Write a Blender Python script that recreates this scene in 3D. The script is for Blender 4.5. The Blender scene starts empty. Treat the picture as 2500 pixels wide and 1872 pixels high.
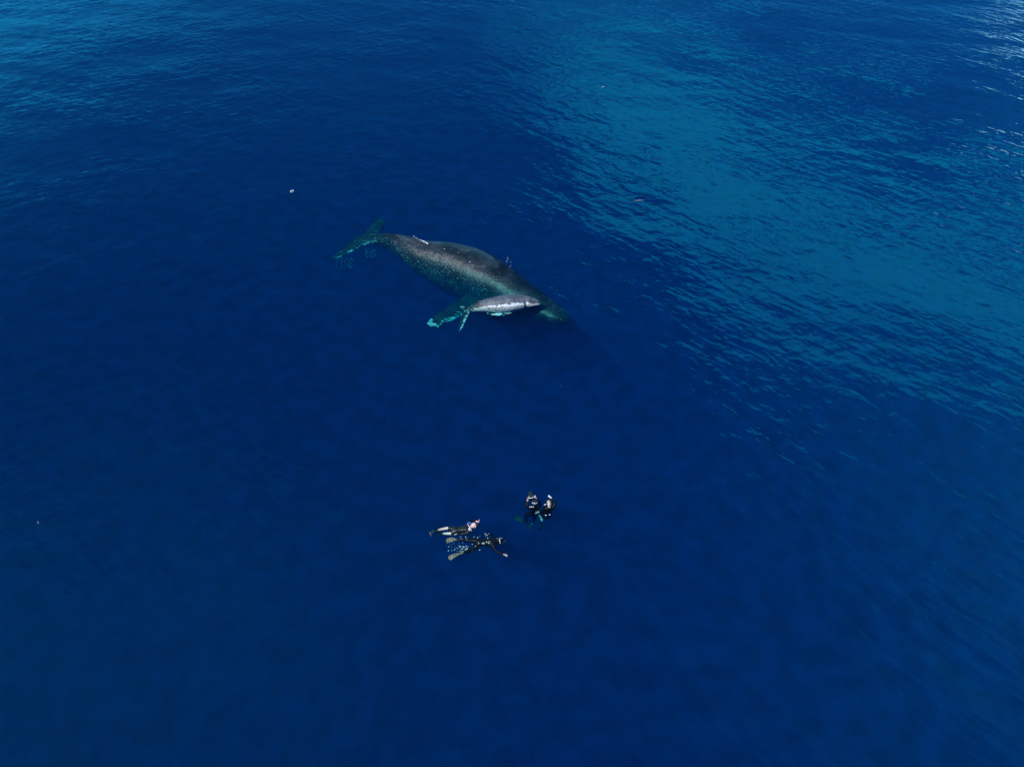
import bpy, bmesh, math, random
from mathutils import Vector, Matrix, Quaternion, noise
random.seed(7)
S = bpy.context.scene
COL = S.collection
D = bpy.data

# ------------------------------------------------------------------ camera
H = 24.5                      # drone height above the water
FOC = 1785.0                  # focal length in photograph pixels (2500 wide)
TH = math.radians(45)
cam = D.objects.new("camera", D.cameras.new("camera")); COL.objects.link(cam)
cam.location = (0, 0, H)
cam.rotation_euler = (math.radians(90) - TH, 0, 0)
cam.data.sensor_width = 36.0
cam.data.lens = 36.0 * FOC / 2500.0
cam.data.clip_start = 0.5
cam.data.clip_end = 9000
S.camera = cam

# ------------------------------------------------------------------ light
SUN = Vector((-0.583, -0.428, 0.986)).normalized()     # towards the sun
EL = math.asin(SUN.z); AZ = math.atan2(SUN.x, SUN.y)
S.view_settings.view_transform = 'Standard'
S.view_settings.look = 'None'
S.view_settings.gamma = 1.0
S.view_settings.exposure = 0.0
S.render.engine = 'CYCLES'
S.cycles.max_bounces = 6
S.cycles.transparent_max_bounces = 12
S.cycles.volume_bounces = 0
S.cycles.glossy_bounces = 2
S.cycles.diffuse_bounces = 2
S.cycles.use_denoising = True
S.cycles.caustics_reflective = False
S.cycles.caustics_refractive = False

def nd(nt, typ, **kw):
    n = nt.nodes.new(typ)
    for k, v in kw.items():
        if k.startswith('i_'):
            n.inputs[k[2:].replace('_', ' ')].default_value = v
        else:
            setattr(n, k, v)
    return n
def math_(nt, op, a, b=None, c=None, clamp=False):
    n = nt.nodes.new('ShaderNodeMath'); n.operation = op; n.use_clamp = clamp
    for i, v in enumerate((a, b, c)):
        if v is None: continue
        if isinstance(v, (int, float)): n.inputs[i].default_value = v
        else: nt.links.new(v, n.inputs[i])
    return n.outputs[0]
def vmath(nt, op, a, b=None):
    n = nt.nodes.new('ShaderNodeVectorMath'); n.operation = op
    for i, v in enumerate((a, b)):
        if v is None: continue
        if isinstance(v, (tuple, list)): n.inputs[i].default_value = v
        elif isinstance(v, (int, float)): n.inputs['Scale'].default_value = v
        else: nt.links.new(v, n.inputs[i])
    return n.outputs['Value'] if op in ('LENGTH', 'DISTANCE', 'DOT_PRODUCT') else n.outputs[0]
def smooth(nt, v, a, b, lo=0.0, hi=1.0):
    n = nd(nt, 'ShaderNodeMapRange', interpolation_type='SMOOTHSTEP')
    nt.links.new(v, n.inputs['Value'])
    for k, x in (('From Min', a), ('From Max', b), ('To Min', lo), ('To Max', hi)): n.inputs[k].default_value = x
    return n.outputs['Result']
def mixc(nt, f, a, b, blend='MIX'):
    n = nt.nodes.new('ShaderNodeMix'); n.data_type = 'RGBA'; n.blend_type = blend
    for i, v in ((0, f), (6, a), (7, b)):
        if isinstance(v, (int, float)): n.inputs[i].default_value = v
        elif isinstance(v, (tuple, list)): n.inputs[i].default_value = (*v[:3], 1)
        else: nt.links.new(v, n.inputs[i])
    return n.outputs[2]

world = D.worlds.new("World"); S.world = world; world.use_nodes = True
nt = world.node_tree; nt.nodes.clear()
sky = nd(nt, 'ShaderNodeTexSky', sky_type='NISHITA', sun_disc=False, sun_elevation=EL, sun_rotation=AZ % (2*math.pi))
sky.air_density = 1.0; sky.dust_density = 0.3; sky.ozone_density = 1.6
tc = nd(nt, 'ShaderNodeTexCoord')
sep = nd(nt, 'ShaderNodeSeparateXYZ'); nt.links.new(tc.outputs['Generated'], sep.inputs[0])
zc = math_(nt, 'MAXIMUM', sep.outputs[2], 0.02)
cx = math_(nt, 'DIVIDE', sep.outputs[0], zc); cy = math_(nt, 'DIVIDE', sep.outputs[1], zc)
comb = nd(nt, 'ShaderNodeCombineXYZ'); nt.links.new(cx, comb.inputs[0]); nt.links.new(cy, comb.inputs[1])
P = comb.outputs[0]                                   # where the view ray meets the cloud layer
nz = nd(nt, 'ShaderNodeTexNoise'); nz.inputs['Scale'].default_value = 2.6; nz.inputs['Detail'].default_value = 4; nz.inputs['Roughness'].default_value = 0.55
nt.links.new(P, nz.inputs['Vector'])
wob = vmath(nt, 'SCALE', vmath(nt, 'SUBTRACT', nz.outputs['Color'], (0.5, 0.5, 0.5)), 0.5)
PW = vmath(nt, 'ADD', P, wob)
def cloud(blobs, soft=(1.2, 0.7)):
    m = None
    for bx, by, r, w in blobs:
        d = vmath(nt, 'DISTANCE', PW, (bx, by, 0))
        f = math_(nt, 'MULTIPLY', smooth(nt, math_(nt, 'DIVIDE', d, r), soft[0], soft[1]), w)
        m = f if m is None else math_(nt, 'MAXIMUM', m, f)
    return m
c1 = cloud([(0.24, 2.85, 0.36, 1), (0.36, 2.25, 0.33, 1), (0.50, 1.88, 0.33, 1), (0.68, 1.62, 0.38, 1), (0.90, 1.44, 0.38, 1), (1.14, 1.27, 0.36, 1)], (1.0, .90))
sy = nd(nt, 'ShaderNodeSeparateXYZ'); nt.links.new(PW, sy.inputs[0])
c1 = math_(nt, 'MULTIPLY', c1, smooth(nt, sy.outputs[1], 3.1, 1.5, 0.10, 0.84))
c2 = cloud([(3.2, 3.35, 0.85, 1), (3.9, 4.2, 1.2, 1)], (1.15, .8))
c3 = cloud([(-3.0, 3.4, 1.7, .55), (-2.4, 1.8, 1.0, .30), (-.75, .25, .7, .32), (1.05, .45, .75, .55), (2.2, 1.6, .9, .35)], (1.3, .1))     # unseen thin veil, added so its reflection brightens parts of the water
skyc = mixc(nt, 1.0, sky.outputs[0], (0.30, 0.92, 1.35), 'MULTIPLY')
k0 = mixc(nt, c3, skyc, (2.0, 16.0, 25.0))
k1 = mixc(nt, c1, k0, (1.5, 18.5, 25.0))
k2 = mixc(nt, math_(nt, 'MULTIPLY', c2, 0.95), k1, (42.0, 32.0, 36.0))
bg = nd(nt, 'ShaderNodeBackground'); bg.inputs['Strength'].default_value = 0.10
nt.links.new(k2, bg.inputs['Color'])
wo = nd(nt, 'ShaderNodeOutputWorld'); nt.links.new(bg.outputs[0], wo.inputs[0])

sl = D.lights.new("sun", 'SUN'); sl.energy = 4.0; sl.angle = math.radians(0.5); sl.color = (1.0, 0.96, 0.9)
so = D.objects.new("sun", sl); COL.objects.link(so)
so.rotation_euler = (-SUN).to_track_quat('-Z', 'Y').to_euler(); so.location = SUN * 60

# ------------------------------------------------------------------ helpers
def at(px, py, z=0.0):
    """a pixel of the photograph (2500 wide) taken down to height z"""
    u = (px - 1250) / FOC; v = (py - 936) / FOC
    s, c = math.sin(TH), math.cos(TH)
    d = Vector((u, c - v * s, -s - v * c))
    t = (z - H) / d.z
    return Vector((d.x * t, d.y * t, z))
def tag(o, label=None, cat=None, group=None, kind=None):
    for k, v in (('label', label), ('category', cat), ('group', group), ('kind', kind)):
        if v: o[k] = v
    return o
def obj(name, me, mat=None, parent=None, smooth_=True):
    if isinstance(me, bmesh.types.BMesh):
        m = D.meshes.new(name); me.to_mesh(m); me.free(); me = m
    o = D.objects.new(name, me); COL.objects.link(o)
    if mat: me.materials.append(mat)
    if smooth_:
        for p in me.polygons: p.use_smooth = True
    if parent:                       # shapes are laid out in the scene's own metres
        base = parent.location if parent.parent is None else parent.parent.location + parent.location
        me.transform(Matrix.Translation(-base)); o.parent = parent
    return o
def empty(name, loc):
    o = D.objects.new(name, None); COL.objects.link(o); o.location = loc; o.empty_display_size = 0.3
    return o
def newmat(name):
    m = D.materials.new(name); m.use_nodes = True; m.node_tree.nodes.clear(); return m
def pmat(name, col, rough=0.5, var=0.25, scale=12, bump=0.0, spec=0.5):
    m = newmat(name); t = m.node_tree
    b = nd(t, 'ShaderNodeBsdfPrincipled'); o = nd(t, 'ShaderNodeOutputMaterial')
    b.inputs['Roughness'].default_value = rough; b.inputs['Specular IOR Level'].default_value = spec
    tc = nd(t, 'ShaderNodeTexCoord'); n = nd(t, 'ShaderNodeTexNoise'); n.inputs['Scale'].default_value = scale; n.inputs['Detail'].default_value = 3
    t.links.new(tc.outputs['Object'], n.inputs['Vector'])
    f = smooth(t, n.outputs['Fac'], 0.35, 0.65)
    t.links.new(mixc(t, f, [c * (1 - var) for c in col], [min(1, c * (1 + var)) for c in col]), b.inputs['Base Color'])
    if bump:
        bp = nd(t, 'ShaderNodeBump'); bp.inputs['Distance'].default_value = bump; t.links.new(n.outputs['Fac'], bp.inputs['Height']); t.links.new(bp.outputs[0], b.inputs['Normal'])
    t.links.new(b.outputs[0], o.inputs[0]); return m

def spline(vals, t):
    """Catmull-Rom through a list of tuples/floats, t in 0..1"""
    n = len(vals) - 1; x = min(max(t, 0), 1) * n; i = min(int(x), n - 1); f = x - i
    p = [vals[max(0, i-1)], vals[i], vals[i+1], vals[min(n, i+2)]]
    def cr(a, b, c, d): return 0.5 * ((2*b) + (-a+c)*f + (2*a-5*b+4*c-d)*f*f + (-a+3*b-3*c+d)*f*f*f)
    if isinstance(p[0], (int, float)): return cr(*p)
    return type(p[0])([cr(*[q[k] for q in p]) for k in range(len(p[0]))])

# ------------------------------------------------------------------ water
WZ = 0.0
def water():
    bm = bmesh.new()
    x0, x1, y0, y1, zb = -2500, 2500, -700, 4500, -70
    v = [bm.verts.new(p) for p in ((x0,y0,0),(x1,y0,0),(x1,y1,0),(x0,y1,0),(x0,y0,zb),(x1,y0,zb),(x1,y1,zb),(x0,y1,zb))]
    for f in ((0,1,2,3),(7,6,5,4),(0,4,5,1),(1,5,6,2),(2,6,7,3),(3,7,4,0)): bm.faces.new([v[i] for i in f])
    m = newmat("sea_water"); t = m.node_tree
    tc = nd(t, 'ShaderNodeTexCoord')
    def waves(rot, sx, sy, scale, detail, amp, rough=0.5, dist=0.0):
        # rot = heading of the crests
        mp = nd(t, 'ShaderNodeMapping', vector_type='TEXTURE'); mp.inputs['Rotation'].default_value = (0, 0, math.radians(rot)); mp.inputs['Scale'].default_value = (1 / sx, 1 / sy, 1)
        t.links.new(tc.outputs['Object'], mp.inputs['Vector'])
        n = nd(t, 'ShaderNodeTexNoise'); n.inputs['Scale'].default_value = scale; n.inputs['Detail'].default_value = detail
        n.inputs['Roughness'].default_value = rough; n.inputs['Distortion'].default_value = dist
        t.links.new(mp.outputs[0], n.inputs['Vector'])
        return math_(t, 'MULTIPLY', n.outputs['Fac'], amp)
    # how wind-ruffled the surface is: livelier far off, slick near the whales and the swimmers
    ruf = nd(t, 'ShaderNodeTexNoise'); ruf.inputs['Scale'].default_value = 0.12; ruf.inputs['Detail'].default_value = 2
    t.links.new(tc.outputs['Object'], ruf.inputs['Vector'])
    gust = smooth(t, ruf.outputs['Fac'], 0.35, 0.65, 0.55, 1.45)
    h = waves(-15, 0.5, 1.0, 0.25, 1, 0.11)
    fine = math_(t, 'ADD', waves(-44, 0.40, 1.0, 1.35, 2, 0.043, 0.5, 0.3), waves(24, 0.45, 1.0, 1.5, 1, 0.026, 0.5, 0.3))
    fine = math_(t, 'ADD', fine, waves(-34, 0.5, 1.0, 3.4, 2, 0.012, 0.5, 0.3))
    fine = math_(t, 'ADD', fine, waves(20, 0.6, 1.0, 5.0, 2, 0.006, 0.5))
    h = math_(t, 'ADD', h, math_(t, 'MULTIPLY', fine, gust))
    bp = nd(t, 'ShaderNodeBump'); bp.inputs['Strength'].default_value = 1.0; bp.inputs['Distance'].default_value = 1.0
    t.links.new(h, bp.inputs['Height'])
    fr = nd(t, 'ShaderNodeFresnel'); fr.inputs['IOR'].default_value = 1.333; t.links.new(bp.outputs[0], fr.inputs['Normal'])
    gl = nd(t, 'ShaderNodeBsdfGlossy'); gl.inputs['Roughness'].default_value = 0.015; gl.inputs['Color'].default_value = (0.22, 0.85, 1.0, 1)
    t.links.new(bp.outputs[0], gl.inputs['Normal'])
    tr = nd(t, 'ShaderNodeBsdfTransparent'); tr.inputs['Color'].default_value = (1, 1, 1, 1)
    # painted noise tint stands in for waves focusing daylight: shafts, dapples on skin
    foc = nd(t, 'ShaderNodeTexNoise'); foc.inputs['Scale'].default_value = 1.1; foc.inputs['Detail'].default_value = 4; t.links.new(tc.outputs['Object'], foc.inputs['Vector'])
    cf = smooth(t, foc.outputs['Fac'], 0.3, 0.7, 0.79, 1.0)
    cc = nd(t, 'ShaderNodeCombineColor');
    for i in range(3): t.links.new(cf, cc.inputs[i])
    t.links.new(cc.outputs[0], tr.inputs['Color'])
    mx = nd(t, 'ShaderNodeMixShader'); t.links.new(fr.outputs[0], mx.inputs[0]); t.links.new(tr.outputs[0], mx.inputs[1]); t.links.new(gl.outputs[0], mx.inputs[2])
    # Beer-Lambert water: red dies first, what comes back is blue
    sc = nd(t, 'ShaderNodeVolumeScatter'); sc.inputs['Color'].default_value = (0.0003, 0.120, 1.0, 1); sc.inputs['Density'].default_value = 0.058; sc.phase = 'RAYLEIGH'
    ab = nd(t, 'ShaderNodeVolumeAbsorption'); ab.inputs['Color'].default_value = (0.0, 0.925, 0.948, 1); ab.inputs['Density'].default_value = 0.95
    ad = nd(t, 'ShaderNodeAddShader'); t.links.new(sc.outputs[0], ad.inputs[0]); t.links.new(ab.outputs[0], ad.inputs[1])
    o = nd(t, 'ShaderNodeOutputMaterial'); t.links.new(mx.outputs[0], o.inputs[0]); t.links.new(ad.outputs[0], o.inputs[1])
    m.cycles.homogeneous_volume = True
    try: m.cycles.volume_sampling = 'DISTANCE'
    except Exception: pass
    w = obj("water", bm, m, smooth_=False)
    tag(w, kind='structure')
    return w
water()

# ------------------------------------------------------------------ whales
def whale_skin(name, base, pale, speck, white_col=(0.72, 0.74, 0.76), sc=1.0, streaky=False):
    m = newmat(name); t = m.node_tree
    tc = nd(t, 'ShaderNodeTexCoord'); b = nd(t, 'ShaderNodeBsdfPrincipled'); o = nd(t, 'ShaderNodeOutputMaterial')
    def noise_(scale, det, rough=0.5, vec=None, dist=0.0):
        n = nd(t, 'ShaderNodeTexNoise'); n.inputs['Scale'].default_value = scale; n.inputs['Detail'].default_value = det; n.inputs['Roughness'].default_value = rough
        n.inputs['Distortion'].default_value = dist
        t.links.new(vec or tc.outputs['Object'], n.inputs['Vector']); return n.outputs['Fac']
    big = smooth(t, noise_(0.9 * sc, 3), 0.35, 0.68)
    col = mixc(t, big, base, pale)
    med = smooth(t, noise_(6.0 * sc, 3, 0.7), 0.45, 0.62)
    col = mixc(t, math_(t, 'MULTIPLY', med, 0.35), col, [c * 0.45 for c in base])
    # pale specks: scars, plus caustic light dapples painted into the skin colour
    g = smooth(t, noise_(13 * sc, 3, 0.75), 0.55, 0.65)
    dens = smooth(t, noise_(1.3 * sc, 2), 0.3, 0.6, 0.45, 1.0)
    ga = nd(t, 'ShaderNodeAttribute'); ga.attribute_name = 'caustic_grain'
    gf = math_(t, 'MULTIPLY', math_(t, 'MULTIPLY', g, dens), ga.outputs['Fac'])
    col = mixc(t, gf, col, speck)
    # near-black saddle and blotches along the spine
    sad = smooth(t, noise_(0.75 * sc, 2, dist=.6), 0.45, 0.60)
    sad = math_(t, 'MULTIPLY', sad, smooth(t, ga.outputs['Fac'], 0.75, 0.15))
    col = mixc(t, math_(t, 'MULTIPLY', sad, 0.8), col, (0.006, 0.008, 0.012))
    # round barnacle scars
    vo = nd(t, 'ShaderNodeTexVoronoi'); vo.inputs['Scale'].default_value = 2.6 * sc; t.links.new(tc.outputs['Object'], vo.inputs['Vector'])
    s2 = smooth(t, vo.outputs['Distance'], 0.13, 0.09)
    pick = nd(t, 'ShaderNodeSeparateColor'); t.links.new(vo.outputs['Color'], pick.inputs[0])
    s2 = math_(t, 'MULTIPLY', s2, math_(t, 'GREATER_THAN', pick.outputs[0], 0.72))
    col = mixc(t, math_(t, 'MULTIPLY', s2, 0.8), col, (0.42, 0.46, 0.48))
    # long scratches
    mp = nd(t, 'ShaderNodeMapping'); mp.inputs['Rotation'].default_value = (0.3, 0.2, 0.9); mp.inputs['Scale'].default_value = (0.35, 3.0, 3.0); t.links.new(tc.outputs['Object'], mp.inputs[0])
    ln = math_(t, 'ABSOLUTE', math_(t, 'SUBTRACT', noise_(1.1 * sc, 1, vec=mp.outputs[0], dist=0.8), 0.5))
    sl_ = math_(t, 'MULTIPLY', smooth(t, ln, 0.006, 0.002), smooth(t, noise_(1.7 * sc, 1), 0.55, 0.62))
    col = mixc(t, math_(t, 'MULTIPLY', sl_, 0.6), col, (0.4, 0.42, 0.45))
    at_ = nd(t, 'ShaderNodeAttribute'); at_.attribute_name = 'white'
    ms_ = nd(t, 'ShaderNodeMapping'); ms_.inputs['Scale'].default_value = (0.32, 1.0, 1.0) if streaky else (1, 1, 1); t.links.new(tc.outputs['Object'], ms_.inputs[0])  # streaky: rippled refraction break-up of the white, painted into the colour
    wv = math_(t, 'ADD', at_.outputs['Fac'], math_(t, 'MULTIPLY', math_(t, 'SUBTRACT', noise_(8.0 if streaky else 7.0, 3, 0.6, vec=ms_.outputs[0], dist=.4), 0.5), 3.0 if streaky else 3.6))
    wv = math_(t, 'MULTIPLY', smooth(t, wv, 0.42, 0.62), smooth(t, at_.outputs['Fac'], 0.02, 0.2))
    col = mixc(t, wv, col, white_col)
    t.links.new(col, b.inputs['Base Color'])
    b.inputs['Roughness'].default_value = 0.33
    b.inputs['Specular IOR Level'].default_value = 0.4
    bp = nd(t, 'ShaderNodeBump'); bp.inputs['Distance'].default_value = 0.03; bp.inputs['Strength'].default_value = 0.8
    t.links.new(math_(t, 'ADD', noise_(11 * sc, 3, 0.7), math_(t, 'MULTIPLY', noise_(3 * sc, 2), 1.2)), bp.inputs['Height']); t.links.new(bp.outputs[0], b.inputs['Normal'])
    t.links.new(b.outputs[0], o.inputs[0]); return m

def loft_body(name, st, mat, parent, rings=150, seg=64, white=None, bumps=None, roll=0.0):
    """st: list of (center Vector, half width, half height up, half height down)"""
    cs = [s[0] for s in st]; rr = [(s[1], s[2], s[3]) for s in st]
    verts = []; wh = []; gr = []; faces = []
    for i in range(rings + 1):
        t = i / rings
        c = spline(cs, t); w, hu, hd = spline(rr, t)
        tan = (spline(cs, min(1, t + .01)) - spline(cs, max(0, t - .01))).normalized()
        side = tan.cross(Vector((0, 0, 1))).normalized(); up = side.cross(tan).normalized()
        q = Quaternion(tan, roll); side = q @ side; up = q @ up
        for j in range(seg):
            a = 2 * math.pi * j / seg      # 0 = up, pi/2 = side (whale's right)
            ca, sa = math.cos(a), math.sin(a)
            h = hu if ca > 0 else hd
            e = 0.92
            x = math.copysign(abs(sa) ** e, sa) * w; y = math.copysign(abs(ca) ** e, ca) * h
            p = c + side * x + up * y
            if bumps:
                p += (side * sa + up * ca) * bumps(t, a, p)
            verts.append(p - parent.location)
            wh.append(white(t, a) if white else 0.0)
            aa = abs(a if a < math.pi else a - 2 * math.pi)
            gr.append(0.12 + (.5 if rings < 150 else 0) + (.88 if rings > 150 else .5) * min(1, max(0, (aa - 0.25) / 0.7)) if t < .75 else 0.5)  # painted caustic specks: weaker on the back, stronger down the flanks
    for i in range(rings):
        for j in range(seg):
            k = (j + 1) % seg
            faces.append((i*seg+j, i*seg+k, (i+1)*seg+k, (i+1)*seg+j))
    faces.append(tuple(range(seg-1, -1, -1))); faces.append(tuple(rings*seg + j for j in range(seg)))
    me = D.meshes.new(name); me.from_pydata([tuple(v) for v in verts], [], faces); me.update()
    at_ = me.attributes.new('white', 'FLOAT', 'POINT')
    for i, w in enumerate(wh): at_.data[i].value = w
    ag = me.attributes.new('caustic_grain', 'FLOAT', 'POINT')
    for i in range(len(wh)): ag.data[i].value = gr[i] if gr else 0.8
    o = D.objects.new(name, me); COL.objects.link(o); me.materials.append(mat); o.parent = parent
    for p in me.polygons: p.use_smooth = True
    return o
def loft_fin(name, secs, mat, parent, nl=48, nc=14, white=None, jag=0.0, jagt=0.0, seed=0.0):
    """a lens-section fin. secs: (leading Vector, trailing Vector, thickness) from root to tip"""
    L = [s[0] for s in secs]; T = [s[1] for s in secs]; K = [s[2] for s in secs]
    verts = []; wh = []; gr = []; faces = []; M = 2 * nc
    for i in range(nl + 1):
        t = i / nl
        l = spline(L, t); r = spline(T, t); k = max(0.004, spline(K, t))
        if jag: l = l + (l - r).normalized() * jag * noise.noise(Vector((t * 9 + seed, 3, 1)))
        if jagt: r = r + (r - l).normalized() * jagt * noise.noise(Vector((t * 16 + seed, 7, 2)))
        ax = (spline(L, min(1, t+.03)) + spline(T, min(1, t+.03)) - spline(L, max(0, t-.03)) - spline(T, max(0, t-.03))).normalized()
        n = (r - l).cross(ax)
        n = n.normalized() if n.length > 1e-9 else Vector((0, 0, 1))
        if n.z < 0: n = -n
        for j in range(M):
            s = j / nc if j <= nc else 2 - j / nc
            y = math.sin(math.pi * s ** 0.6) if 0 < s < 1 else 0
            p = l.lerp(r, s) + n * (y * k * 0.5 * (1 if j < nc else -1))
            verts.append(p - parent.location); wh.append(white(t, s) if white else 0.0)
    for i in range(nl):
        for j in range(M):
            q = (j + 1) % M
            faces.append((i*M+j, i*M+q, (i+1)*M+q, (i+1)*M+j))
    faces.append(tuple(range(M-1, -1, -1))); faces.append(tuple(nl*M + j for j in range(M)))
    me = D.meshes.new(name); me.from_pydata([tuple(v) for v in verts], [], faces); me.update()
    at_ = me.attributes.new('white', 'FLOAT', 'POINT')
    for i, w in enumerate(wh): at_.data[i].value = w
    ag = me.attributes.new('caustic_grain', 'FLOAT', 'POINT')
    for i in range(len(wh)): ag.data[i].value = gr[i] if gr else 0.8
    o = D.objects.new(name, me); COL.objects.link(o); me.materials.append(mat); o.parent = parent
    for p in me.polygons: p.use_smooth = True
    return o

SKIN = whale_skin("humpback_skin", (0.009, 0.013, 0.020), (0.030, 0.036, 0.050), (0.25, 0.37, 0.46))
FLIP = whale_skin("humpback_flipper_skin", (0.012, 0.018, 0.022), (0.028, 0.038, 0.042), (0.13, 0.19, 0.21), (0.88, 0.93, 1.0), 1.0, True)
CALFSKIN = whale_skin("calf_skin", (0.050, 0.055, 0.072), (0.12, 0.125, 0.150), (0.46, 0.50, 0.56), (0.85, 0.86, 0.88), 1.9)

# mother: pixel of the body axis, half width in px, height of the axis
ms = [((903,581), 8, -1.0, .6), ((927,584), 12, -.90, 1.0), ((958,591), 18, -0.74, 1.1), ((993,606), 28, -0.64, 1.05), ((1034,628), 41, -0.83, 1.0),
      ((1090,647), 55, -1.10, 1.0), ((1144,667), 61, -1.25, 1.0), ((1206,694), 57, -1.27, .98), ((1269,727), 46, -1.22, .90),
      ((1318,751), 36, -1.12, .82), ((1354,767), 27, -1.05, .68), ((1378,776), 18, -1.05, .58), ((1390,781), 7, -1.08, .5)]
def px2m(p, z):
    return (at(p[0]+0.5, p[1], z) - at(p[0]-0.5, p[1], z)).length
mother = empty("humpback_whale", at(1144, 665, -2.4))
tag(mother, "large dark humpback whale with its wet back out of the water", "whale")
st = []
for p, w, z, asp in ms:
    r = w * px2m(p, z)
    st.append((at(p[0], p[1], z), r, r * asp, r * asp))
NT = len(ms) - 1
def mbump(t, a, p):
    b = 0.02 * noise.noise(p * 0.9)
    # spine ridge over the peduncle
    if t < 0.45: b += 0.10 * math.exp(-((a if a < math.pi else a - 2*math.pi) / 0.16) ** 2) * math.sin(math.pi * min(1, t / 0.45))
    # tubercles on the head
    if t > 0.72:
        v = noise.cell(p * 4.2)
        b += 0.035 * max(0, noise.noise(p * 5.5) - 0.15) * 2
    # blowhole mound
    if 0.62 < t < 0.72: b += 0.05 * math.exp(-((a if a < math.pi else a - 2*math.pi) / 0.3) ** 2)
    return b
def mwhite(t, a):
    return 0.5 if abs(a - math.pi) < 0.8 and t > .3 else 0.0
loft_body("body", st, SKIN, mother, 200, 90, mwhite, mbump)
zf = -1.0
def sec(l, tr, z, k, z2=None): return (at(l[0], l[1], z), at(tr[0], tr[1], z if z2 is None else z2), k)
fl_w = lambda t, s: 0.0 if s > 0.22 else (0.52 - s * 1.2) * min(1, t * 2.2) * (1 if t > .25 else .6)
loft_fin("fluke", [sec((938,594),(889,571),-.92,.30), sec((914,594),(880,573),-.95,.24), sec((897,596),(866,582),-1.0,.18), sec((878,605),(850,594),-1.05,.14),
                   sec((855,616),(835,608),-1.1,.10), sec((832,627),(820,622),-1.12,.06), sec((813,629),(811,626),-1.15,.02)], FLIP, mother, white=fl_w, jagt=.10, jag=.04, seed=2)
loft_fin("fluke", [sec((936,580),(889,573),-.92,.30), sec((931,568),(893,565),-.98,.22), sec((936,558),(900,556),-1.06,.16), sec((939,548),(909,546),-1.14,.11),
                   sec((938,539),(919,537),-1.2,.06), sec((931,534),(927,534),-1.25,.02)], FLIP, mother, white=lambda t, s: .12 if t > .8 else 0, jagt=.10, jag=.03, seed=9)
pec_w = lambda t, s: max(0.0, min(.62, (0.72 - s * 2.0) * (0.45 + t))) if t < .74 else 0.60
loft_fin("flipper", [sec((1205,775),(1175,715),-1.55,.34), sec((1170,757),(1146,716),-1.55,.30), sec((1150,762),(1125,727),-1.55,.26), sec((1128,772),(1106,740),-1.5,.22),
                     sec((1106,782),(1087,754),-1.35,.18), sec((1085,790),(1069,766),-1.15,.14), sec((1067,797),(1053,777),-1.0,.10), sec((1054,798),(1045,785),-.92,.06), sec((1046,794),(1043,789),-.88,.02)],
         FLIP, mother, 80, white=pec_w, jag=.22, jagt=.10, seed=4)
loft_fin("flipper", [sec((1215,690),(1185,690),-2.2,.34), sec((1205,690),(1175,690),-2.8,.28), sec((1190,685),(1165,685),-3.4,.2), sec((1175,680),(1155,680),-4.0,.1), sec((1160,676),(1152,676),-4.4,.02)],
         FLIP, mother, 50, white=pec_w, jag=.16, jagt=.06, seed=5)
# dorsal fin: low, hooked backwards, pale leading edge
loft_fin("dorsal_fin", [(at(1060, 612, -.12), at(1002, 597, -.12), .30), (at(1052, 600, .12), at(1005, 591, .1), .22), (at(1042, 592, .28), at(1009, 586, .26), .14),
                        (at(1028, 586, .36), at(1011, 583, .34), .09), (at(1016, 580, .42), at(1009, 578, .40), .05), (at(1009, 575, .46), at(1007, 574, .46), .02)],
         SKIN, mother, 40, white=lambda t, s: .72 if s < .13 and t > .10 else 0)

# calf resting against its mother's head
cs_ = [((1134,759), 4, -.62, .6), ((1145,757), 6, -.52, .9), ((1160,752), 9, -.36, 1.05), ((1182,747), 14.5, -.22, 1.0), ((1210,744), 19, -.16, 1.0), ((1238,741), 21, -.13, 1.0),
       ((1262,738.5), 19.5, -.12, 1.0), ((1283,737.5), 16, -.10, .95), ((1302,738), 11.5, -.10, .85), ((1315,739), 7, -.12, .7), ((1321,739.5), 2.5, -.14, .6)]
calf = empty("whale_calf", at(1238, 741, -.6))
tag(calf, "small grey whale calf with white belly resting beside the big whale's head", "whale calf")
st = []
for p, w, z, asp in cs_:
    r = w * px2m(p, z); st.append((at(p[0], p[1], z), r, r * asp, r * asp))
def cbump(t, a, p):
    b = 0.006 * noise.noise(p * 3)
    aa = a if a < math.pi else a - 2*math.pi
    if 0.64 < t < 0.70: b += 0.03 * math.exp(-(aa / 0.5) ** 2)          # blowhole mound
    b -= 0.035 * math.exp(-((t - 0.70) / 0.018) ** 2) * (1 if aa > 0.6 else .2)      # neck crease behind the jaw
    if t > 0.74: b -= 0.02 * math.exp(-((aa - 1.35) / 0.12) ** 2)       # mouth line
    if t > 0.5 and aa > 1.6: b += 0.012 * math.sin(aa * 34)             # throat pleats
    return b
def cwhite(t, a):
    aa = a if a < math.pi else a - 2*math.pi
    if aa < 0: return 1.0 if aa < -1.9 else 0
    th = 0.98 if t < .74 else 1.02
    w = max(0, min(1, (aa - th) / .30 + .5))
    if t < .2: w *= .5
    return w * (1 - math.exp(-((t - .70) / .022) ** 2))
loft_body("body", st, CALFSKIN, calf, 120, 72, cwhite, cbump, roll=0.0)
loft_fin("fluke", [sec((1146,765),(1134,757),-.60,.12), sec((1140,776),(1128,768),-.64,.09), sec((1135,787),(1124,780),-.68,.06), sec((1129,799),(1121,795),-.72,.04), sec((1122,808),(1119,806),-.76,.012)],
         FLIP, calf, 40, white=lambda t, s: max(0, .85 - s * 1.8), jag=.03, jagt=.03, seed=12)
loft_fin("fluke", [sec((1146,757),(1134,762),-.60,.12), sec((1141,751),(1129,757),-.66,.08), sec((1135,748),(1126,753),-.70,.05), sec((1127,747),(1123,749),-.74,.012)],
         FLIP, calf, 30, white=lambda t, s: .55 if t > .4 else 0, jagt=.03, seed=13)
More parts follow.
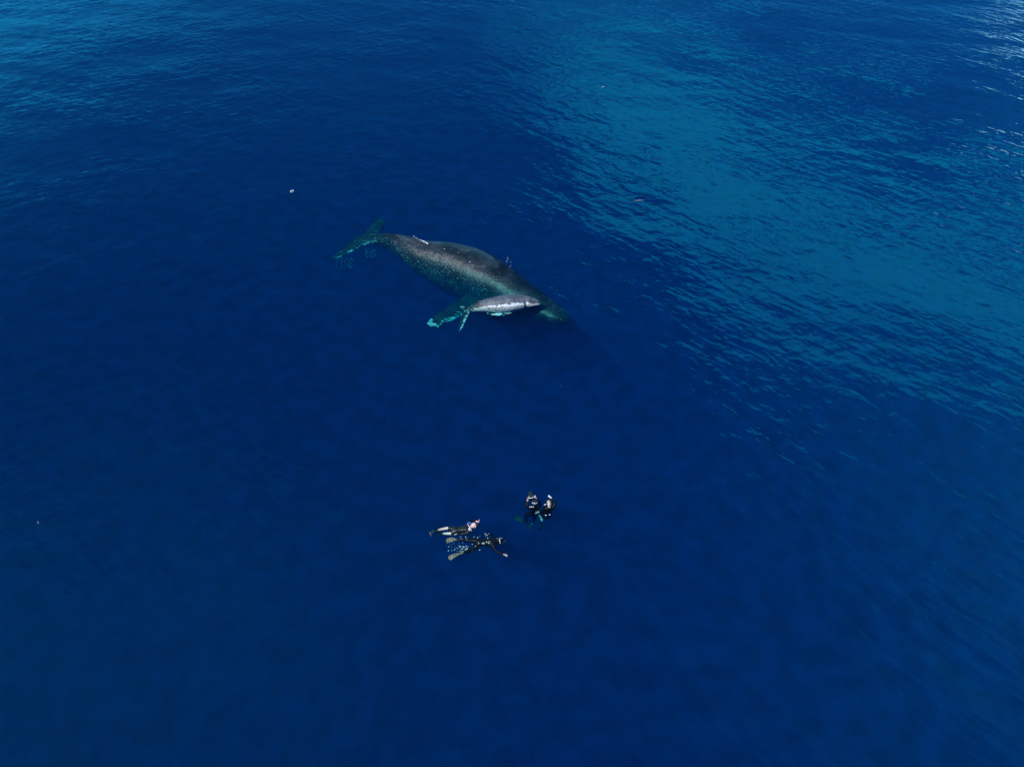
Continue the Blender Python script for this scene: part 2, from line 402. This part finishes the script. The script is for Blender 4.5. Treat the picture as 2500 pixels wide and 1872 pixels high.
loft_fin("flipper", [sec((1262,756),(1246,748),-.50,.12), sec((1246,767),(1234,757),-.50,.10), sec((1228,770),(1216,759),-.50,.08), sec((1206,770),(1198,761),-.52,.05), sec((1188,765),(1186,761),-.55,.015)],
         FLIP, calf, 40, white=lambda t, s: .60, jag=.03, jagt=.02, seed=14)
loft_fin("dorsal_fin", [(at(1178, 738, -.10), at(1163, 743, -.14), .07), (at(1174, 734, -.02), at(1164, 740, -.06), .05), (at(1167, 735, .03), at(1163, 738, .02), .015)], CALFSKIN, calf, 16)

# ------------------------------------------------------------------ swimmers
def skin_mesh(nodes, edges, sub=2, root=None):
    """nodes: {name: (Vector, r) or (Vector, rx, ry)}; one smooth continuous surface"""
    names = list(nodes); idx = {n: i for i, n in enumerate(names)}
    me = D.meshes.new("tmp"); me.from_pydata([tuple(nodes[n][0]) for n in names], [(idx[a], idx[b]) for a, b in edges], []); me.update()
    o = D.objects.new("tmp", me); COL.objects.link(o)
    md = o.modifiers.new("s", 'SKIN'); md.use_smooth_shade = True; md.branch_smoothing = 0.6
    for i, n in enumerate(names):
        v = nodes[n]; sv = me.skin_vertices[0].data[i]
        sv.radius = (v[1], v[2] if len(v) > 2 else v[1]); sv.use_root = (n == (root or names[0]))
    sd = o.modifiers.new("u", 'SUBSURF'); sd.levels = sub; sd.render_levels = sub
    dg = bpy.context.evaluated_depsgraph_get(); dg.update()
    res = D.meshes.new_from_object(o.evaluated_get(dg)); D.objects.remove(o); D.meshes.remove(me)
    return res
SUIT = pmat("black_neoprene", (0.003, 0.004, 0.006), 0.45, 0.4, 20, 0.01, 0.2)
SUITG = pmat("worn_neoprene", (0.010, 0.012, 0.016), 0.35, 0.5, 9, 0.01, 0.35)
SKINP = pmat("pink_skin", (0.72, 0.42, 0.37), 0.5, 0.12, 30)
SKINW = pmat("pale_skin", (0.78, 0.66, 0.60), 0.5, 0.12, 30)
HAIRD = pmat("dark_hair", (0.012, 0.010, 0.010), 0.5, 0.4, 60, 0.01)
HAIRB = pmat("blond_hair", (0.62, 0.42, 0.17), 0.5, 0.35, 55, 0.01)
RUB = pmat("black_rubber", (0.012, 0.012, 0.013), 0.35)
WHITE = pmat("white_plastic", (0.80, 0.80, 0.80), 0.35, 0.05)
BLADE = pmat("olive_fin_blade", (0.15, 0.15, 0.105), 0.4, 0.6, 18, 0.01)
BLADEG = pmat("dark_green_fin_blade", (0.015, 0.04, 0.03), 0.45, 0.4, 12)
PINK = pmat("pink_rubber", (0.75, 0.22, 0.32), 0.4)
BLUE = pmat("blue_fabric", (0.01, 0.07, 0.42), 0.6)
LEGGING = pmat("pale_leggings", (0.76, 0.74, 0.72), 0.5, 0.15, 14, 0.01)
GLASSY = pmat("mask_lens", (0.03, 0.035, 0.04), 0.08)

def tube(pts, r, seg=10, caps=True, r2=None):
    bm = bmesh.new(); rings = []
    n = len(pts)
    for i, p in enumerate(pts):
        tan = (pts[min(n-1, i+1)] - pts[max(0, i-1)]).normalized()
        s = tan.orthogonal().normalized() if i == 0 else (rings_s - tan * rings_s.dot(tan)).normalized()
        rings_s = s; u = tan.cross(s)
        rad = r if r2 is None else r + (r2 - r) * i / (n - 1)
        rings.append([bm.verts.new(p + (s * math.cos(2*math.pi*k/seg) + u * math.sin(2*math.pi*k/seg)) * rad) for k in range(seg)])
    for a, b in zip(rings, rings[1:]):
        for k in range(seg): bm.faces.new((a[k], a[(k+1) % seg], b[(k+1) % seg], b[k]))
    if caps: bm.faces.new(rings[0][::-1]); bm.faces.new(rings[-1])
    bmesh.ops.recalc_face_normals(bm, faces=bm.faces); return bm
def frame(o, f, u):
    f = f.normalized(); u = (u - f * u.dot(f)).normalized(); r = f.cross(u)
    return Matrix(((r.x, f.x, u.x, o.x), (r.y, f.y, u.y, o.y), (r.z, f.z, u.z, o.z), (0, 0, 0, 1)))
def ell(M, c, rad, seg=20, keep=None, jit=0.0):
    bm = bmesh.new(); bmesh.ops.create_uvsphere(bm, u_segments=seg, v_segments=seg // 2 + 2, radius=1)
    if keep: bmesh.ops.delete(bm, geom=[v for v in bm.verts if not keep(v.co)], context='VERTS')
    for v in bm.verts:
        k = 1 + jit * noise.noise(v.co * 4)
        v.co = M @ (Vector(c) + Vector((v.co.x * rad[0], v.co.y * rad[1], v.co.z * rad[2])) * k)
    return bm
def solid(bm, th):
    bmesh.ops.recalc_face_normals(bm, faces=bm.faces)
    bmesh.ops.solidify(bm, geom=list(bm.faces), thickness=th); return bm

def swim_fin(parent, ankle, toe, end, up, w, mat, pocket=None, curve=0.04):
    """foot pocket and ribbed flaring blade"""
    d = (end - toe); L = d.length; d.normalize(); side = d.cross(up).normalized(); n = side.cross(d).normalized()
    bm = bmesh.new(); N = 14; Mw = 8; top = []
    for i in range(N + 1):
        t = i / N; ww = w * (0.42 + 0.58 * min(1, t * 1.7)) * (1 - 0.12 * max(0, t - .9) * 10)
        row = []
        for j in range(Mw + 1):
            s = j / Mw * 2 - 1
            rib = 0.010 if abs(abs(s) - 1) < .01 or abs(s) < .01 else 0
            tipc = 0.03 * (1 - s * s) * (1 if i == N else 0)
            row.append(bm.verts.new(toe + d * (L * t + tipc) + side * (s * ww / 2) + n * (rib + curve * math.sin(t * math.pi))))
        top.append(row)
    for i in range(N):
        for j in range(Mw): bm.faces.new((top[i][j], top[i][j+1], top[i+1][j+1], top[i+1][j]))
    solid(bm, 0.012)
    f = obj("fin", bm, mat, parent)
    a = ankle
    obj("foot_pocket", tube([a, a.lerp(toe, .35), a.lerp(toe, .7), toe, toe.lerp(end, .12)], .055, 12, r2=.042), pocket or RUB, f)
    return f

def hand_nodes(nodes, edges, root, wrist, direction, up, sgn, curl=0.4, k=1.0):
    d = direction.normalized(); s = d.cross(up).normalized() * sgn; n = s.cross(d).normalized() * sgn
    nodes[root + 'palm'] = (wrist + d * .05 * k, .034 * k, .018 * k); nodes[root + 'kn'] = (wrist + d * .085 * k, .036 * k, .015 * k)
    edges += [(root, root + 'palm'), (root + 'palm', root + 'kn')]
    for q, (o_, L) in enumerate(((-.030, .062), (-.010, .075), (.010, .078), (.030, .068))):
        b = wrist + d * .10 * k + s * o_ * k
        m1 = b + d * L * .5 * k - up * curl * .02 * k; e = b + d * L * k * (1 - curl * .2) - up * curl * .06 * k + s * o_ * .3 * k
        nodes[root + 'f%da' % q] = (b, .0095 * k); nodes[root + 'f%db' % q] = (m1, .009 * k); nodes[root + 'f%dc' % q] = (e, .008 * k)
        edges += [(root + 'kn', root + 'f%da' % q), (root + 'f%da' % q, root + 'f%db' % q), (root + 'f%db' % q, root + 'f%dc' % q)]
    nodes[root + 'ta'] = (wrist + d * .05 * k - s * .045 * k, .012 * k); nodes[root + 'tb'] = (wrist + d * .085 * k - s * .062 * k - up * .01, .0095 * k)
    edges += [(root + 'palm', root + 'ta'), (root + 'ta', root + 'tb')]

def figure(name, label, J, suit, skin, suit_to, face_up=None, palms=None, k=1.0, bulk=1.0):
    """J: joints in the scene. Head axis goes neck -> crown, face looks along J['face']"""
    base = J['pelvis'].copy(); root = empty(name, base)
    tag(root, label, "person", "people swimming near the whales")
    crown = J['crown']; neck = J['neck']; hd = (crown - neck).normalized(); face = J['face'].normalized(); face = (face - hd * face.dot(hd)).normalized()
    hc = neck + hd * .15 * k
    N = {}; E = []
    chest_r = .15 * k
    N['pelvis'] = (J['pelvis'], .135 * k, .10 * k)
    waist = J['pelvis'].lerp(J['chest'], .5)
    N['waist'] = (waist, .12 * k, .09 * k); N['chest'] = (J['chest'], .155 * k, .105 * k)
    sh = J['chest'].lerp(neck, .55)
    N['upper'] = (sh, .12 * k, .085 * k); N['neck'] = (neck, .055 * k)
    N['jaw'] = (neck + hd * .075 * k + face * .02, .062 * k, .066 * k); N['head'] = (hc + face * .005, .078 * k, .092 * k); N['top'] = (hc + hd * .06 * k, .070 * k, .08 * k)
    N['tip'] = (crown, .035 * k)
    N['nose'] = (hc - hd * .02 * k + face * .105 * k, .012 * k)
    E += [('pelvis','waist'),('waist','chest'),('chest','upper'),('upper','neck'),('neck','jaw'),('jaw','head'),('head','top'),('top','tip'),('head','nose')]
    for s, sg in (('L', -1), ('R', 1)):
        N['sh' + s] = (J['sh' + s], .058 * k); N['el' + s] = (J['el' + s], .042 * k); N['wr' + s] = (J['wr' + s], .030 * k)
        N['um' + s] = (J['sh' + s].lerp(J['el' + s], .45), .052 * k); N['fm' + s] = (J['el' + s].lerp(J['wr' + s], .35), .040 * k)
        E += [('upper','sh' + s),('sh' + s,'um' + s),('um' + s,'el' + s),('el' + s,'fm' + s),('fm' + s,'wr' + s)]
        dirn = J['wr' + s] - J['el' + s]
        if 'hd' + s in J: dirn = J['hd' + s]
        hand_nodes(N, E, 'wr' + s, J['wr' + s], dirn, Vector((0.1, 0.1, 1)) if abs(dirn.normalized().z) < .8 else Vector((0, -1, .1)), sg, .5)
        N['hp' + s] = (J['hp' + s], .092 * k); N['kn' + s] = (J['kn' + s], .060 * k); N['an' + s] = (J['an' + s], .038 * k)
        N['th' + s] = (J['hp' + s].lerp(J['kn' + s], .4), .082 * k); N['ca' + s] = (J['kn' + s].lerp(J['an' + s], .35), .058 * k)
        N['to' + s] = (J['to' + s], .030 * k, .022 * k)
        E += [('pelvis','hp' + s),('hp' + s,'th' + s),('th' + s,'kn' + s),('kn' + s,'ca' + s),('ca' + s,'an' + s),('an' + s,'to' + s)]
    obj("body", skin_mesh(N, E, 2), skin, root)
    # the suit covers the joints named in suit_to
    keep = {n: v for n, v in N.items() if n in suit_to}
    W = {n: tuple([v[0]] + [r * 1.16 * bulk + .008 for r in v[1:]]) for n, v in keep.items()}
    obj("wetsuit", skin_mesh(W, [e for e in E if e[0] in W and e[1] in W], 2), suit, root)
    M = frame(hc, hd, face)       # x right, y to the crown, z out of the face
    return root, M
FULL = ['pelvis','waist','chest','upper','neck'] + [a + s for s in 'LR' for a in ('sh','um','el','fm','wr','hp','th','kn','ca','an','to')]
TOP = [n for n in FULL if n[:2] not in ('ca', 'an', 'to')]

def hair(root, M, mat, name="hair", down=-.2, k=1.0, full=False, grow=1.12):
    bm = ell(M, (0, .01, 0), (.086 * k * grow, .125 * k * grow, .102 * k * grow), 24, keep=(None if full else (lambda c: not (c.z > .30 and c.y < .55))), jit=.05)
    return obj(name, solid(bm, .006), mat, root)
def mask(root, M, frame_mat, strap_mat, snork=None, side=1):
    bm = bmesh.new(); bmesh.ops.create_cube(bm, size=1)
    for v in bm.verts: v.co = Vector((v.co.x * .17, v.co.y * .085, v.co.z * .055))
    bmesh.ops.bevel(bm, geom=list(bm.edges), offset=.018, segments=3, affect='EDGES')
    bmesh.ops.transform(bm, matrix=M @ Matrix.Translation((0, .015, .115)), verts=bm.verts)
    f = obj("mask", bm, frame_mat, root)
    for sx in (-1, 1):
        bm = bmesh.new(); bmesh.ops.create_cube(bm, size=1)
        for v in bm.verts: v.co = Vector((v.co.x * .062, v.co.y * .05, v.co.z * .01))
        bmesh.ops.bevel(bm, geom=list(bm.edges), offset=.004, segments=2, affect='EDGES')
        bmesh.ops.transform(bm, matrix=M @ Matrix.Translation((sx * .038, .017, .143)), verts=bm.verts)
        obj("lens", bm, GLASSY, f)
    pts = [M @ Vector((math.sin(a) * .100, .03, math.cos(a) * .118)) for a in [math.radians(50 + i * 26) for i in range(11)]]
    bm = tube(pts, .013, 8); obj("strap", bm, strap_mat, f)
    if snork:
        p = [(0, -.06, .12), (side * .04, -.07, .14), (side * .09, -.05, .11), (side * .11, .02, .06), (side * .11, .12, .0), (side * .105, .22, -.07), (side * .10, .28, -.12)]
        obj("snorkel", tube([M @ Vector(q) for q in p], .013, 10), snork, root)

# swimmer in a short suit, floating belly down with bare pale calves
z0 = -.05
J = dict(pelvis=at(1108,1294,-.06), chest=at(1136,1290,-.03), neck=at(1149,1286,0), crown=at(1166,1280,.05), face=Vector((.3,-.25,-1)),
         shL=at(1142,1278,-.02), shR=at(1146,1299,-.05), elL=at(1152,1270,-.15), wrL=at(1163,1272,-.02), elR=at(1127,1303,-.16), wrR=at(1114,1303,-.14),
         hpL=at(1104,1289,-.07), hpR=at(1107,1300,-.12), knL=at(1091,1289,-.05), anL=at(1070,1293,-.12), toL=at(1061,1297,-.22),
         knR=at(1100,1302,-.14), anR=at(1082,1302,-.30), toR=at(1072,1303,-.42), hdR=Vector((-1,0,0)))
r, M = figure("person", "snorkeller in a black shortie with bare pale legs floating face down", J, SUITG, SKINW, TOP)
obj("bathing_cap", solid(ell(M, (0, .0, -.01), (.105, .135, .12), 24, keep=lambda c: c.z < .35 and c.y < .75), .005), SKINP, r)
obj("hood_brim", solid(ell(M, (0, .05, .0), (.118, .13, .128), 24, keep=lambda c: c.y > .35), .006), HAIRD, r)
mask(r, M, RUB, WHITE, PINK, 1)
obj("shoulder_strap", tube([at(1141,1278,.05), at(1145,1284,.10), at(1149,1291,.07), at(1152,1296,.0)], .014, 8), WHITE, r)
bm = ell(frame(at(1146,1277,.0), Vector((1,-.3,0)), Vector((0,0,1))), (0,0,0), (.07,.10,.05), 16, jit=.3); obj("shoulder_float", bm, BLUE, r)
swim_fin(r, at(1072,1292,-.12), at(1063,1296,-.2), at(1051,1302,-.34), Vector((0,0,1)), .17, BLADEG, RUB)
obj("fin_edge", tube([at(1049,1299,-.28), at(1050.5,1303,-.31), at(1054,1308.5,-.34)], .012, 8), PINK, r)
swim_fin(r, at(1083,1302,-.30), at(1074,1303,-.42), at(1064,1304,-.6), Vector((0,0,1)), .17, BLADEG, RUB)

# freediver in full black suit, arms and legs spread, long olive blades
J = dict(pelvis=at(1168,1324,-.05), chest=at(1195,1322,-.02), neck=at(1210,1321,0), crown=at(1223,1320,.03), face=Vector((.35,-.2,-1)),
         shL=at(1203,1314,-.03), shR=at(1204,1332,-.05), elL=at(1198,1305,-.2), wrL=at(1191,1306,-.38), elR=at(1213,1347,-.08), wrR=at(1230,1353,-.03),
         hpL=at(1164,1319,-.05), hpR=at(1166,1331,-.06), knL=at(1146,1319,-.12), anL=at(1126,1317,-.06), toL=at(1118,1317,-.03),
         knR=at(1152,1342,-.10), anR=at(1132,1348,-.04), toR=at(1124,1351,-.02))
r, M = figure("person", "freediver in full black suit with spread legs and long olive fins", J, SUIT, SKINW, FULL + ["jaw"])
hair(r, M, SUIT, "hood")
mask(r, M, RUB, WHITE, RUB, -1)
swim_fin(r, at(1126,1317,-.04), at(1116,1317,-.02), at(1091,1320,-.05), Vector((0,0,1)), .20, BLADE, RUB)
swim_fin(r, at(1132,1348,-.04), at(1121,1352,-.0), at(1097,1363,-.02), Vector((0,0,1)), .20, BLADE, BLADE)

# swimmer treading water, holding a camera rig up
J = dict(pelvis=at(1302,1252,-.72), chest=at(1305,1241,-.25), neck=at(1305.5,1236,-.02), crown=at(1305,1222,.20), face=Vector((-.4,1,.05)),
         shL=at(1296,1239,-.08), shR=at(1315,1237,-.08), elL=at(1287,1238,-.18), wrL=at(1287.5,1223,-.05), hdL=Vector((.1,.9,.3)), elR=at(1320,1232,-.18), wrR=at(1309,1216,-.02), hdR=Vector((-.5,.9,.2)),
         hpL=at(1297,1254,-.76), hpR=at(1306,1255,-.78), knL=at(1285,1256,-.85), anL=at(1283,1275,-1.25), toL=at(1278,1276,-1.33),
         knR=at(1304,1264,-1.12), anR=at(1302,1276,-1.5), toR=at(1298,1281,-1.55))
r, M = figure("person", "hooded swimmer treading water and holding a camera housing ahead with both hands", J, SUIT, SKINP, FULL + ['jaw'], bulk=1.2)
hair(r, M, SUITG, "hood")
mask(r, M, RUB, WHITE, RUB, 1)
swim_fin(r, at(1283,1275,-1.22), at(1277,1274,-1.25), at(1257,1262,-1.3), Vector((0,0,1)), .22, BLADEG, RUB)
swim_fin(r, at(1302,1275,-1.45), at(1299,1281,-1.5), at(1289,1286,-1.75), Vector((.3,-.5,1)), .20, BLADEG, RUB)
# weights on the belt
for dx in (-8, -4, 0):
    bm = bmesh.new(); bmesh.ops.create_cube(bm, size=1)
    for v in bm.verts: v.co = Vector((v.co.x * .05, v.co.y * .03, v.co.z * .05)) + at(1302 + dx, 1237 - dx * .02, .0)
    bmesh.ops.bevel(bm, geom=list(bm.edges), offset=.008, segments=2, affect='EDGES'); obj("buckle", bm, WHITE, r)

cr = empty("camera_rig", at(1295, 1213, -.05)); tag(cr, "black dome port camera rig with a white grip bar held by the hooded swimmer", "camera")
bm = tube([at(1295, 1217, .0) + Vector((0, y, 0)) for y in (0, .08, .16, .22, .28, .33)], .15, 20, r2=.07); obj("housing", bm, RUB, cr)
bm = ell(frame(at(1295, 1206, -.02), Vector((0,1,0)), Vector((0,0,1))), (0,0,0), (.09,.09,.09), 20); obj("dome_port", bm, GLASSY, cr)
obj("grip_bar", tube([at(1289, 1214, .12), at(1292, 1215.5, .12), at(1298, 1215.5, .12), at(1305, 1212.5, .12)], .016, 10), WHITE, cr)

# blond swimmer with one arm raised
J = dict(pelvis=at(1335,1253,-.60), chest=at(1340,1243,-.20), neck=at(1342,1236,.0), crown=at(1339,1223,.24), face=Vector((-.25,-.8,.5)),
         shL=at(1332,1240,-.08), shR=at(1351,1238,-.06), elL=at(1323,1247,-.28), wrL=at(1316,1249,-.35), elR=at(1356,1228,.06), wrR=at(1346,1215,.22), hdR=Vector((-.7,.5,.35)),
         hpL=at(1331,1255,-.66), hpR=at(1340,1255,-.66), knL=at(1318,1254,-.72), anL=at(1323,1270,-1.05), toL=at(1322,1276,-1.15),
         knR=at(1340,1262,-1.0), anR=at(1331,1266,-1.35), toR=at(1328,1270,-1.4))
BL = [n for n in FULL if n not in ('caL', 'anL', 'toL')]
r, M = figure("person", "blond swimmer without a hood in black suit raising one hand over the water", J, SUIT, SKINW, BL, bulk=1.25)
hair(r, M, HAIRB, "hair", grow=1.05)
obj("beard", solid(ell(M, (0, -.03, .01), (.074, .10, .098), 20, keep=lambda c: c.y < -.25 and c.z > .0), .006), HAIRB, r)
obj("sock", tube([at(1321.5,1265,-.93), at(1323,1268.5,-1.0), at(1324.5,1272,-1.06)], .045, 12), LEGGING, r)
swim_fin(r, at(1323,1271,-1.05), at(1322,1277,-1.15), at(1317,1291,-1.5), Vector((.3,-.5,1)), .22, BLADEG, RUB)

# ------------------------------------------------------------------ foam, bubbles and flotsam
FOAM = pmat("foam", (0.85, 0.87, 0.88), 0.6, 0.05)
def specks(name, label, cat, pts, rmin, rmax, mat=FOAM):
    bm = bmesh.new()
    for p in pts:
        r = random.uniform(rmin, rmax) ; m = Matrix.Translation(p) @ Matrix.Diagonal((r * random.uniform(.8, 2.0), r * random.uniform(.7, 1.2), r * .7, 1))
        bmesh.ops.create_icosphere(bm, subdivisions=1, radius=1, matrix=m)
    return tag(obj(name, bm, mat), label, cat, kind='stuff')
def scatter(n, x0, x1, y0, y1, z0, z1):
    return [at(random.uniform(x0, x1), random.uniform(y0, y1), random.uniform(z0, z1)) for _ in range(n)]
pts = scatter(10, 1150, 1200, 1305, 1350, .0, .02) + scatter(12, 1166, 1186, 1322, 1330, .10, .12) + scatter(9, 1187, 1197, 1321, 1326, .11, .13) + scatter(9, 1118, 1146, 1309, 1319, .0, .05) \
    + scatter(6, 1183, 1200, 1302, 1312, 0, .03) + scatter(7, 1212, 1228, 1312, 1318, 0, .02)
specks("splash", "scattered white water drops round the black suited freediver", "splash", pts, .006, .014)
pts = scatter(50, 1122, 1144, 1332, 1346, -.5, -.02) + scatter(40, 1090, 1132, 1318, 1348, -.7, -.1)
specks("bubbles", "pale blue bubbles between the freediver's long fins", "bubbles", pts, .007, .018)
specks("splash", "white drops round the bearded swimmer's waist", "splash", [at(1331, 1257, .0), at(1333, 1257.3, .0), at(1342, 1256, .0), at(1330, 1232, .02), at(1332.5, 1230.5, .02), at(1331, 1231, .02)], .012, .026)
pts = [at(1234 + 20 * t + random.uniform(-3, 3), 630 + 20 * t + random.uniform(-9, 9), random.uniform(-.1, .03)) for t in [random.random() for _ in range(16)]]
specks("bubbles", "small white bubbles off the far side of the big whale's back", "bubbles", pts, .009, .016)

def ring(name, label, c, rx, ry, r, mat, cat):
    pts = [c + Vector((math.cos(a) * rx, math.sin(a) * ry, .02 + .01 * math.sin(3 * a))) for a in [2 * math.pi * i / 20 for i in range(19)]]
    return tag(obj(name, tube(pts, r, 8, r2=r * .6), mat), label, cat)
DEB = pmat("bleached_leaf", (0.62, 0.66, 0.52), 0.6, 0.3, 30)
ring("floating_leaf", "curled pale yellow leaf afloat left of the whale's tail", at(713, 468), .085, .12, .032, DEB, "flotsam")
def scrap(name, label, c, L, w, mat, cat, ang=0.0):
    bm = bmesh.new(); bmesh.ops.create_icosphere(bm, subdivisions=2, radius=1)
    R = Matrix.Rotation(ang, 4, 'Z')
    for v in bm.verts:
        k = 1 + .35 * noise.noise(v.co * 2.2 + c)
        v.co = c + R @ Vector((v.co.x * L * k, v.co.y * w * k, v.co.z * .03 * k + .015 + .02 * math.sin(v.co.x * 2)))
    return tag(obj(name, bm, mat), label, cat)
scrap("flotsam", "tiny brown and white scrap afloat beyond the whales at top of the bright patch", at(1472, 213), .11, .07, pmat("brown_scrap", (.30, .30, .28), .6, .5, 8), "flotsam")
scrap("driftwood_stick", "thin pale stick afloat up and right of the whales", at(1560, 490), .30, .025, pmat("pale_wood", (.24, .29, .28), .6, .5, 8), "stick", -.05)
specks("foam_fleck", "two tiny white foam flecks near the left edge of the open water", "foam", [at(92.5, 1273), at(93.6, 1276.5)], .014, .016)

specks("bubbles", "faint pale bubbles deep under the whale's tail", "bubbles", scatter(34, 892, 916, 606, 628, -5.0, -4.2) + scatter(46, 820, 862, 630, 660, -6.5, -5.4), .012, .034)
